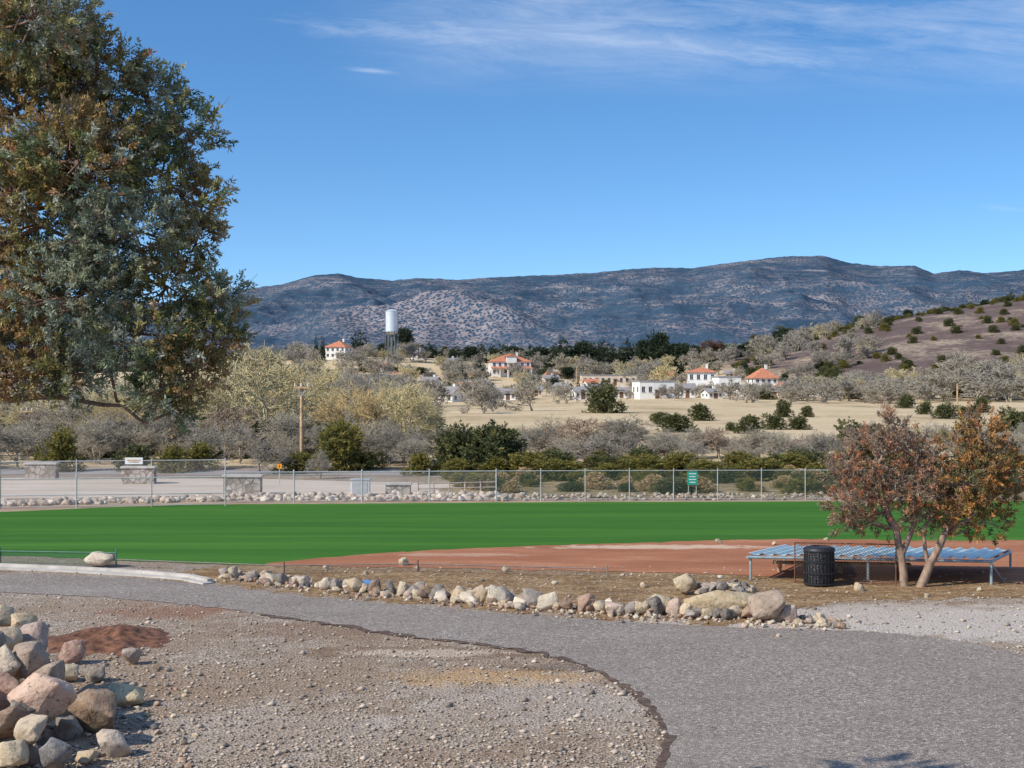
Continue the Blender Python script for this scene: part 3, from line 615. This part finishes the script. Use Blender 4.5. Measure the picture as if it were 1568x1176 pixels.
def inst(meshes,name,x,y,h,w=None,parent=None,sink=.03):
    m=random.choice(meshes); o=bpy.data.objects.new(name,m); w=w or h
    o.location=(x,y,H(x,y)-h*sink); o.scale=(w,w,h); o.rotation_euler[2]=random.uniform(0,6.28); link(o,parent); return o
def put(meshes,name,px,pyb,pyt,wpx=None,d=None,parent=None,wf=1.0):
    if d is None: d=CH*F/(pyb-588)
    x,y=at(px,d); zb=H(x,y); h=zz(pyt,d)-zb; w=(wpx*d/F if wpx else h)*wf; return inst(meshes,name,x,y,h,w,parent)
for px,d,pyt,w in [(395,88,520,150),(345,95,560,120),(190,100,585,130),(120,105,598,120),(445,110,545,110),(60,120,600,120)]: put(byel,'cottonwood_tree',px,0,pyt,w,d)
for px,d,pyt,w in [(545,92,592,110),(510,100,600,90),(640,104,640,90),(170,92,618,110),(20,98,620,100)]: put(bwil,'willow_thicket',px,0,pyt,w,d)
for px,d,pyt,w in [(900,84,640,110),(940,80,662,90),(850,88,640,100),(955,92,640,100),(490,76,655,90),(400,70,672,90),(340,84,620,100),(590,84,652,110),(680,95,655,90),(1040,84,668,70),(1100,86,662,80),(1190,84,662,90),(1240,82,672,80),(1150,84,668,70),(800,82,665,80),(150,80,640,80),(260,84,630,80),(620,80,668,80),(490,67,690,50),(1000,82,680,60),(1290,84,668,70),(540,80,650,90),(440,82,630,90),(60,82,640,90),(870,78,665,80),(910,77,668,90)]: put(bgrey+bgrey+bred,'bare_tree',px,0,pyt,w,d)
for px,pyb,pyt,w in [(694,728,655,50),(745,730,632,80),(772,728,655,50),(718,728,645,60)]: put(junip,'juniper_bush',px,pyb,pyt,w*1.5)
for px,pyb,pyt,w in [(95,722,652,52),(205,722,672,42),(262,724,680,42),(305,720,676,50),(525,720,640,70),(560,718,690,50),(800,734,690,60),(760,734,698,60),(840,736,700,44),(1125,726,690,50),(1210,726,692,46),(1030,730,700,44),(985,730,700,44),(1320,704,640,60),(700,734,700,40),(880,735,705,50),(930,735,708,50),(1080,735,702,50),(1170,735,700,60),(1250,735,705,50),(640,728,690,40),(450,724,690,50)]: put(oliv if px not in(205,1320) else junip,'evergreen_shrub',px,pyb,pyt,w*1.35)
for px,pyb,pyt,w in [(926,634,583,54),(1075,644,613,32),(1040,662,628,50),(1016,650,630,26),(1144,664,630,38),(1184,658,632,28),(1222,658,636,34),(1172,614,594,32),(1290,612,588,46),(1445,642,615,30),(1415,636,611,20),(1385,624,600,24),(1505,632,606,24),(1550,664,622,48),(1470,614,590,50),(1560,612,585,32),(1525,610,585,34),(1200,640,610,26),(1310,614,595,30),(1260,612,592,22),(1480,640,620,26),(1120,660,645,16),(1350,612,596,20),(1005,645,630,16),(1235,640,620,20)]: put(junip,'juniper_bush',px,pyb,pyt,w*1.3)
e=empty('bare_thicket')
for i in range(110):
    px=random.uniform(-150,640); d=random.uniform(92,190); h=random.uniform(2.8,5.0)*(1+.3*(d>140)); x,y=at(px,d); inst(bgrey+byel+bwil+bgrey,'thicket_tree',x,y,h,h*1.1,e)
for i in range(34):
    px=random.uniform(-120,660); d=random.uniform(74,90); h=random.uniform(1.5,2.9); x,y=at(px,d); inst(bgrey+bgrey+bred+byel,'thicket_tree',x,y,h,h*1.2,e)
for i in range(60):
    px=random.uniform(640,1700); d=random.uniform(75,92); h=random.uniform(1.0,2.1); x,y=at(px,d); inst(bgrey+bgrey+bred,'thicket_tree',x,y,h,h*1.3,e)
for i in range(34):
    px=random.uniform(660,1700); d=random.uniform(66,80); h=random.uniform(.6,1.3); x,y=at(px,d); inst(oliv+junip,'thicket_shrub',x,y,h,h*1.7,e)
for i in range(70):
    px=random.uniform(-100,660); d=random.uniform(78,150); h=random.uniform(.9,2.4); x,y=at(px,d); inst(oliv+junip+junip,'thicket_shrub',x,y,h,h*1.4,e)
for i in range(170):
    px=random.uniform(690,1700); d=random.uniform(57.5,70); h=random.uniform(.25,.8); x,y=at(px,d); inst(oliv+[strw]+junip[:2],'thicket_shrub',x,y,h,h*random.uniform(1.5,2.6),e)
e=empty('orchard_trees')
for i in range(40):
    px=random.uniform(560,1240); d=random.uniform(200,390); h=random.uniform(3.5,6); x,y=at(px,d)
    if d<330 and px>830: continue
    inst(fgrey,'orchard_tree',x,y,h,h*1.0,e)
e=empty('town_trees')
for i in range(190):
    px=random.uniform(380,1340); d=random.uniform(490,720); h=random.uniform(4.5,8.5); x,y=at(px,d)
    inst(fgrey+fgrey+fyel,'town_tree',x,y,h,h*1.0,e)
for i in range(75):
    px=random.uniform(430,1260); d=random.uniform(385,490); h=random.uniform(2.6,5.2); x,y=at(px,d); inst(fgrey,'town_tree',x,y,h,h*.9,e)
for i in range(80):
    px=random.uniform(1200,1800); d=random.uniform(330,430); h=random.uniform(4,6.5)*(1+.5*(px>1440)); x,y=at(px,d); inst(fgrey+fgrey+fyel,'town_tree',x,y,h,h*1.3,e)
for i in range(60):
    px=random.uniform(380,620); d=random.uniform(230,460); h=random.uniform(5,8); x,y=at(px,d); inst(fgrey,'town_tree',x,y,h,h*1.1,e)
e=empty('town_evergreens')
for px,pyt,w in [(550,512,32),(620,497,26),(598,508,22),(660,528,30),(700,533,34),(720,528,26),(735,530,30),(830,528,40),(860,524,46),(900,520,44),(930,527,40),(965,526,40),(985,515,30),(1010,503,34),(1040,523,40),(1070,527,36),(1130,527,36),(1090,531,40),(1110,532,30),(1160,531,36),(785,527,30),(1200,535,30),(470,568,44),(1240,545,30),(1350,545,20),(640,536,30),(575,535,24),(1180,540,40),(880,530,40),(1020,525,50),(950,535,50),(610,520,26),(590,525,30),(565,530,30),(530,535,26),(640,525,24),(680,535,40),(760,530,34),(810,535,34)]:
    put(pine,'town_pine',px,0,pyt,w*1.5,random.uniform(620,700),e)
for px,pyt in((560,555),(640,560),(705,560),(735,555),(870,560),(905,555),(1020,560),(1135,560),(1210,565),(830,560),(930,560),(500,565)): put(pine+junip,'town_pine',px,0,pyt,34,random.uniform(530,570),e)
for i in range(50):
    px=random.uniform(470,1300); d=random.uniform(400,560); h=random.uniform(2,4.5); x,y=at(px,d); inst(junip+pine,'town_juniper',x,y,h,h*1.3,e)
for px in(484,494): put(pine[2:],'cypress_tree',px,0,518,12,600)
put([rustm],'town_oak',1097,0,521,50,640,e)
e=empty('hill_junipers')
for i in range(520):
    y=random.uniform(400,1000); x=random.uniform(.14*y,.5*y)
    if hillw(x,y)<5: continue
    h=random.uniform(1.4,3.4); inst(junip+oliv,'hill_juniper',x,y,h,h*1.5,e)
e=empty('distant_trees')
for i in range(500):
    y=random.uniform(760,2600); x=random.uniform(-.40,.40)*y; h=random.uniform(5,9); inst(pine+junip,'distant_tree',x,y,h,h*1.5,e)
# ---------------- buildings
stucco=simple('white_stucco',(.80,.78,.73),.85,.1,ns=.8,var=.07); tanw=simple('tan_stucco',(.66,.55,.42),.85,.1,ns=.8,var=.1); tile=simple('orange_tile_roof',(.52,.21,.12),.8,.15,ns=1.5,var=.3); greyr=simple('grey_shingle_roof',(.30,.28,.27),.85,.1,ns=1.5,var=.25); trim=simple('trim_paint',(.5,.46,.42),.7,.2)
def house(name,px,d,pyb,pyt,wpx,depth,roof,wall,rot=0,storeys=1,rfrac=.3,kind='gable',nw=4,arches=False):
    cand=[q for q in range(385,660,5)]; d=min(cand,key=lambda q:abs(H((px-784)*q/F,q)+.15-zz(pyb,q))+abs(q-d)*.004)
    x,y=at(px,d); zb=zz(pyb,d); Ht=(pyb-pyt)*d/F; w=wpx*d/F; hw=Ht*(1-rfrac); e=empty(name,(x,y,zb)); e.rotation_euler[2]=rot
    b=MB(); b.box((0,0,(hw-4)/2),(w,depth,hw+4))
    if kind=='gable':
        for s in(-1,1): b.add([(s*w/2,-depth/2,hw),(s*w/2,depth/2,hw),(s*w/2,0,Ht-.15)],[(0,1,2) if s>0 else (1,0,2)])
    b.build('walls',wall,e)
    b=MB(); o=.5; k=.25
    if kind=='gable':
        for s in(-1,1):
            y0=s*(depth/2+o); zl=hw-o*(Ht-hw)/(depth/2)
            vs=[(-w/2-o,y0,zl),(w/2+o,y0,zl),(w/2+o,0,Ht),(-w/2-o,0,Ht),(-w/2-o,y0,zl+k),(w/2+o,y0,zl+k),(w/2+o,0,Ht+k),(-w/2-o,0,Ht+k)]
            b.add(vs,[(0,1,2,3),(4,5,6,7),(0,1,5,4),(1,2,6,5),(3,0,4,7)])
    elif kind=='hip':
        X=w/2+.5;Y=depth/2+.5; rl=max(.1,w/2-depth/2)
        vs=[(-X,-Y,hw+.01),(X,-Y,hw+.01),(X,Y,hw+.01),(-X,Y,hw+.01),(-rl,0,Ht),(rl,0,Ht),(-X,-Y,hw-.2),(X,-Y,hw-.2),(X,Y,hw-.2),(-X,Y,hw-.2)]
        b.add(vs,[(0,1,5,4),(1,2,5),(2,3,4,5),(3,0,4),(6,7,1,0),(7,8,2,1),(8,9,3,2),(9,6,0,3),(9,8,7,6)])
    else:
        b.box((0,0,hw+.2),(w+.3,depth+.3,.4)); 
    b.build('roof',roof,e)
    b=MB(); f=MB(); sh=hw/storeys
    for st in range(storeys):
        for i in range(nw):
            if st==0 and i==nw//2 : continue
            xx_=(i+.5)/nw*w-w/2; ww=min(1.3,w/nw*.42); wh=min(1.4,sh*.42); zc=st*sh+sh*.55
            b.box((xx_,-depth/2-.01,zc),(ww,.08,wh)); f.box((xx_,-depth/2-.05,zc-wh/2-.06),(ww+.2,.2,.1)); f.box((xx_,-depth/2-.03,zc+wh/2+.05),(ww+.2,.14,.09)); f.box((xx_,-depth/2-.07,zc),(.07,.05,wh-.02))
        for s in(-1,1):
            for q in(-.25,.25): b.box((s*(w/2+.01),q*depth,st*sh+sh*.55),(.08,1.1,min(1.4,sh*.45)))
    b.build('windows',dark,e); f.build('window_trim',trim,e)
    b=MB(); xd=((nw//2)+.5)/nw*w-w/2; b.box((xd,-depth/2-.01,1.05),(1.1,.1,2.1)); b.box((xd,-depth/2-.3,2.35),(1.7,.7,.12)); b.build('door',simple('door_paint',(.16,.09,.06)),e)
    if arches:
        b=MB(); n=5; 
        for i in range(n+1): b.box((-w/2+i*w/n,-depth/2-2.2,hw*.25-.5),(.4,.4,hw*.5+1))
        for i in range(n):
            cx=-w/2+(i+.5)*w/n; r=w/n/2-.2; pts=[(cx+r*math.cos(a_),hw*.34+min(r,hw*.14)*math.sin(a_)) for a_ in np.linspace(0,math.pi,9)]
            for (xa,za),(xb,zb_) in zip(pts[:-1],pts[1:]): b.add([(xa,-depth/2-2.3,za),(xb,-depth/2-2.3,zb_),(xb,-depth/2-2.3,hw*.5),(xa,-depth/2-2.3,hw*.5)],[(0,1,2,3)])
        b.build('arcade',wall,e); b=MB(); b.add([(-w/2-.4,-depth/2-2.7,hw*.5),(w/2+.4,-depth/2-2.7,hw*.5),(w/2+.4,-depth/2,hw*.62),(-w/2-.4,-depth/2,hw*.62)],[(0,1,2,3)]); b.build('porch_roof',roof,e)
        b=MB(); b.box((0,-depth/2-.6,Ht*.74),(w*.26,1.2,Ht*.30)); b.build('central_bay',wall,e); b=MB(); X=w*.15; b.add([(-X,-depth/2-1.5,Ht*.89),(X,-depth/2-1.5,Ht*.89),(0,-depth/2-1.5,Ht*1.04),(-X,0,Ht*.89),(X,0,Ht*.89),(0,0,Ht*1.04)],[(0,1,2),(0,2,5,3),(2,1,4,5)]); b.build('bay_roof',roof,e)
    if kind!='flat': 
        b=MB(); b.box((w*.2,depth*.1,Ht+.2),(.7,.7,1.3)); b.box((w*.2,depth*.1,Ht+.9),(.85,.85,.12)); b.build('chimney',wall,e)
    return e
house('mission_mansion',780,540,575,543,60,12,tile,stucco,.12,2,.33,'hip',7,True)
house('hilltop_house',519,560,549,522,32,9,tile,stucco,-.25,2,.35,'hip',4)
house('cottage',688,410,617,593,34,7,greyr,stucco,-.5,1,.4,'gable',3); house('cottage',755,415,613,595,20,7,greyr,stucco,.3,1,.35,'gable',3); house('cottage',782,430,612,596,24,8,greyr,stucco,-.2,1,.35,'gable',3)
house('cottage',888,420,611,593,24,7,greyr,stucco,.2,1,.35,'gable',3); house('cottage',520,400,613,598,26,7,greyr,stucco,.4,1,.35,'gable',3); house('cottage',598,430,608,590,30,7,greyr,stucco,-.1,1,.35,'gable',4)
house('long_schoolhouse',935,500,590,574,92,9,greyr,tanw,.05,1,.08,'flat',10)
house('white_hall',1000,440,610,582,54,9,greyr,stucco,.15,1,.1,'flat',5); house('mission_house',1074,450,604,562,42,9,tile,stucco,-.1,2,.18,'hip',4); house('mission_house',1167,450,600,563,36,9,tile,stucco,.1,2,.42,'hip',4)
house('white_annex',1112,450,605,575,34,9,greyr,stucco,.1,1,.1,'flat',3); house('white_annex',1050,430,609,588,24,8,greyr,stucco,0,1,.3,'gable',3)
house('white_bungalow',1242,420,605,587,44,8,greyr,stucco,-.2,1,.15,'flat',4); house('hilltop_cottage',640,600,549,536,20,7,greyr,stucco,.2,1,.35,'gable',3); house('hilltop_cottage',465,600,550,536,26,8,greyr,tanw,.1,1,.35,'gable',3)
house('hilltop_cottage',690,600,562,549,20,8,greyr,stucco,.2,1,.3,'gable',3); house('cottage',842,500,590,575,22,7,greyr,tanw,.2,1,.3,'gable',3)
for px,d,pyb,h_,w_,k_ in [(550,460,598,15,24,greyr),(612,530,584,13,18,tile),(660,500,592,14,22,greyr),(716,450,602,16,22,tile),(820,440,606,14,18,greyr),(862,450,602,15,20,greyr),(950,430,609,15,22,greyr),(1025,430,609,16,20,greyr),(1140,435,607,17,24,greyr),(1205,440,602,15,22,tile),(585,560,568,12,16,tile),(730,560,574,12,18,greyr),(905,500,594,13,18,tile),(1290,400,604,12,18,greyr),(490,450,602,13,18,greyr),(845,530,582,12,14,tile),(965,540,578,12,16,greyr),(640,430,606,14,22,greyr),(915,440,604,14,20,greyr),(1090,425,610,14,22,greyr),(1190,425,608,14,20,greyr),(740,470,596,13,18,greyr),(1020,520,582,13,20,tile),(1120,520,580,12,18,greyr)]:
    house('cottage',px,d,pyb,pyb-h_,w_,7,k_,random.choice([stucco,stucco,stucco,tanw]),random.uniform(-.4,.4),1,.35,'gable',3)
d=580; x,y=at(600,d); z0=H(x,y); R=19*d/F/2; zt=zz(477,d); zb=zz(508,d); e=empty('water_tower')
b=MB(); b.lathe((x,y,0),[(.001,zb-1.4),(R*.5,zb-1.0),(R*.9,zb-.3),(R,zb),(R,zt)],32); b.lathe((x,y,0),[(R*1.04,zt),(R*1.04,zt+.1),(R*.6,zt+.7),(.001,zt+1.0)],32)
for k in range(1,5): b.lathe((x,y,zb+(zt-zb)*k/5),[(R,0),(R*1.01,.02),(R*1.01,.1),(R,.12)],32)
b.build('tank',simple('silver_tank_paint',(.66,.69,.71),.4,.5,.3,ns=.6,var=.1),e,False)
b=MB(); b.lathe((x,y,zb-.1),[(R,0),(R*1.25,.0),(R*1.25,.12),(R,.12)],32)
for k in range(6):
    a=k*math.pi/3; c_,s_=math.cos(a),math.sin(a); b.tube((x+c_*R*1.2,y+s_*R*1.2,z0-1),(x+c_*R*.95,y+s_*R*.95,zb),.18,.16,8)
    a2=a+math.pi/3; b.tube((x+c_*R*1.15,y+s_*R*1.15,z0+1),(x+math.cos(a2)*R*1.0,y+math.sin(a2)*R*1.0,zb-1.5),.06,n=6); b.tube((x+c_*R*1.07,y+s_*R*1.07,(z0+zb)/2),(x+math.cos(a2)*R*1.07,y+math.sin(a2)*R*1.07,(z0+zb)/2),.06,n=6)
b.tube((x,y,z0-1),(x,y,zb-1),.5,n=12); b.tube((x+R*1.03,y-.6,zb-4),(x+R*1.03,y-.6,zt+.5),.07,n=6); b.build('legs_and_catwalk',simple('tower_steel',(.16,.17,.18),.6,.3,.2),e)
# ---------------- light
sv=Vector((-.68,-.42,.61)).normalized(); el=math.asin(sv.z); az=math.atan2(sv.x,sv.y)
sd=bpy.data.lights.new('sun','SUN'); sd.energy=4.9; sd.angle=math.radians(.5); sd.color=(1,.93,.81); so=bpy.data.objects.new('sun',sd); so.rotation_euler=(-sv).to_track_quat('-Z','Y').to_euler(); link(so)
w=bpy.data.worlds.new('World'); scene.world=w; w.use_nodes=True; nt=w.node_tree; bg=nt.nodes['Background']
t=MT.__new__(MT); t.nt=nt; tc=nt.nodes.new('ShaderNodeTexCoord'); t.pos=tc.outputs['Generated']
xyz=t.sep(t.pos); cmb=nt.nodes.new('ShaderNodeCombineXYZ'); t.l(xyz[0],cmb.inputs[0]); t.l(xyz[1],cmb.inputs[1]); t.l(t.math('MULTIPLY_ADD',xyz[2],1.5,.06),cmb.inputs[2])
sky=nt.nodes.new('ShaderNodeTexSky'); sky.sky_type='NISHITA'; sky.sun_disc=False; sky.sun_elevation=el; sky.sun_rotation=az%(2*math.pi); sky.altitude=1300; sky.air_density=1.15; sky.dust_density=.3; sky.ozone_density=3.0
vn=nt.nodes.new('ShaderNodeVectorMath'); vn.operation='NORMALIZE'; t.l(cmb.outputs[0],vn.inputs[0]); t.l(vn.outputs[0],sky.inputs['Vector'])
hs=nt.nodes.new('ShaderNodeHueSaturation'); hs.inputs['Saturation'].default_value=1.22; hs.inputs['Value'].default_value=1.38; t.l(sky.outputs[0],hs.inputs['Color'])
yc=t.math('MAXIMUM',xyz[1],.05); u=t.math('DIVIDE',xyz[0],yc); v=t.math('DIVIDE',xyz[2],yc)
c2=nt.nodes.new('ShaderNodeCombineXYZ'); t.l(u,c2.inputs[0]); t.l(t.math('MULTIPLY_ADD',u,.08,v),c2.inputs[1])
n1=t.noise(1,8,t.map(c2.outputs[0],(11,60,1),(3.1,1.7,0)),.7,dist=.4); n2=t.noise(1,4,t.map(c2.outputs[0],(3,9,1),(1,5,0)),.5)
band=t.math('MULTIPLY',t.mr(v,.195,.25),t.mr(u,-.16,.02)); cm=t.math('MULTIPLY',t.ramp(t.math('MULTIPLY_ADD',n2,.5,t.math('MULTIPLY',n1,.65)),[(.43,0),(.75,.5)]),band)
def wisp(uc,vc,ru,rv,k):
    p=t.map(c2.outputs[0],(1/ru,1/rv,0),(-uc/ru,-vc/rv,0)); q=nt.nodes.new('ShaderNodeVectorMath'); q.operation='LENGTH'; t.l(p,q.inputs[0]); return t.math('MULTIPLY',t.mr(t.math('MULTIPLY_ADD',n1,2.4,q.outputs['Value']),.9,2.3,1,0),k)
cm=t.math('MAXIMUM',cm,wisp(-.098,.2145,.026,.003,.5)); cm=t.math('MAXIMUM',cm,wisp(-.05,.243,.11,.011,.45)); cm=t.math('MAXIMUM',cm,wisp(.08,.250,.22,.012,.5)); cm=t.math('MAXIMUM',cm,wisp(.35,.153,.02,.003,.12))
out=t.mix(cm,hs.outputs[0],(5.6,6.3,7.6)); t.l(out,bg.inputs['Color']); bg.inputs['Strength'].default_value=.135
cam=bpy.data.cameras.new('camera'); cam.lens=F/1568*36; cam.sensor_width=36; cam.clip_start=.1; cam.clip_end=30000
co=bpy.data.objects.new('camera',cam); co.location=(0,0,CH); co.rotation_euler=(math.radians(90),0,0); link(co); scene.camera=co
scene.view_settings.view_transform='Standard'; scene.view_settings.look='None'; scene.view_settings.exposure=0
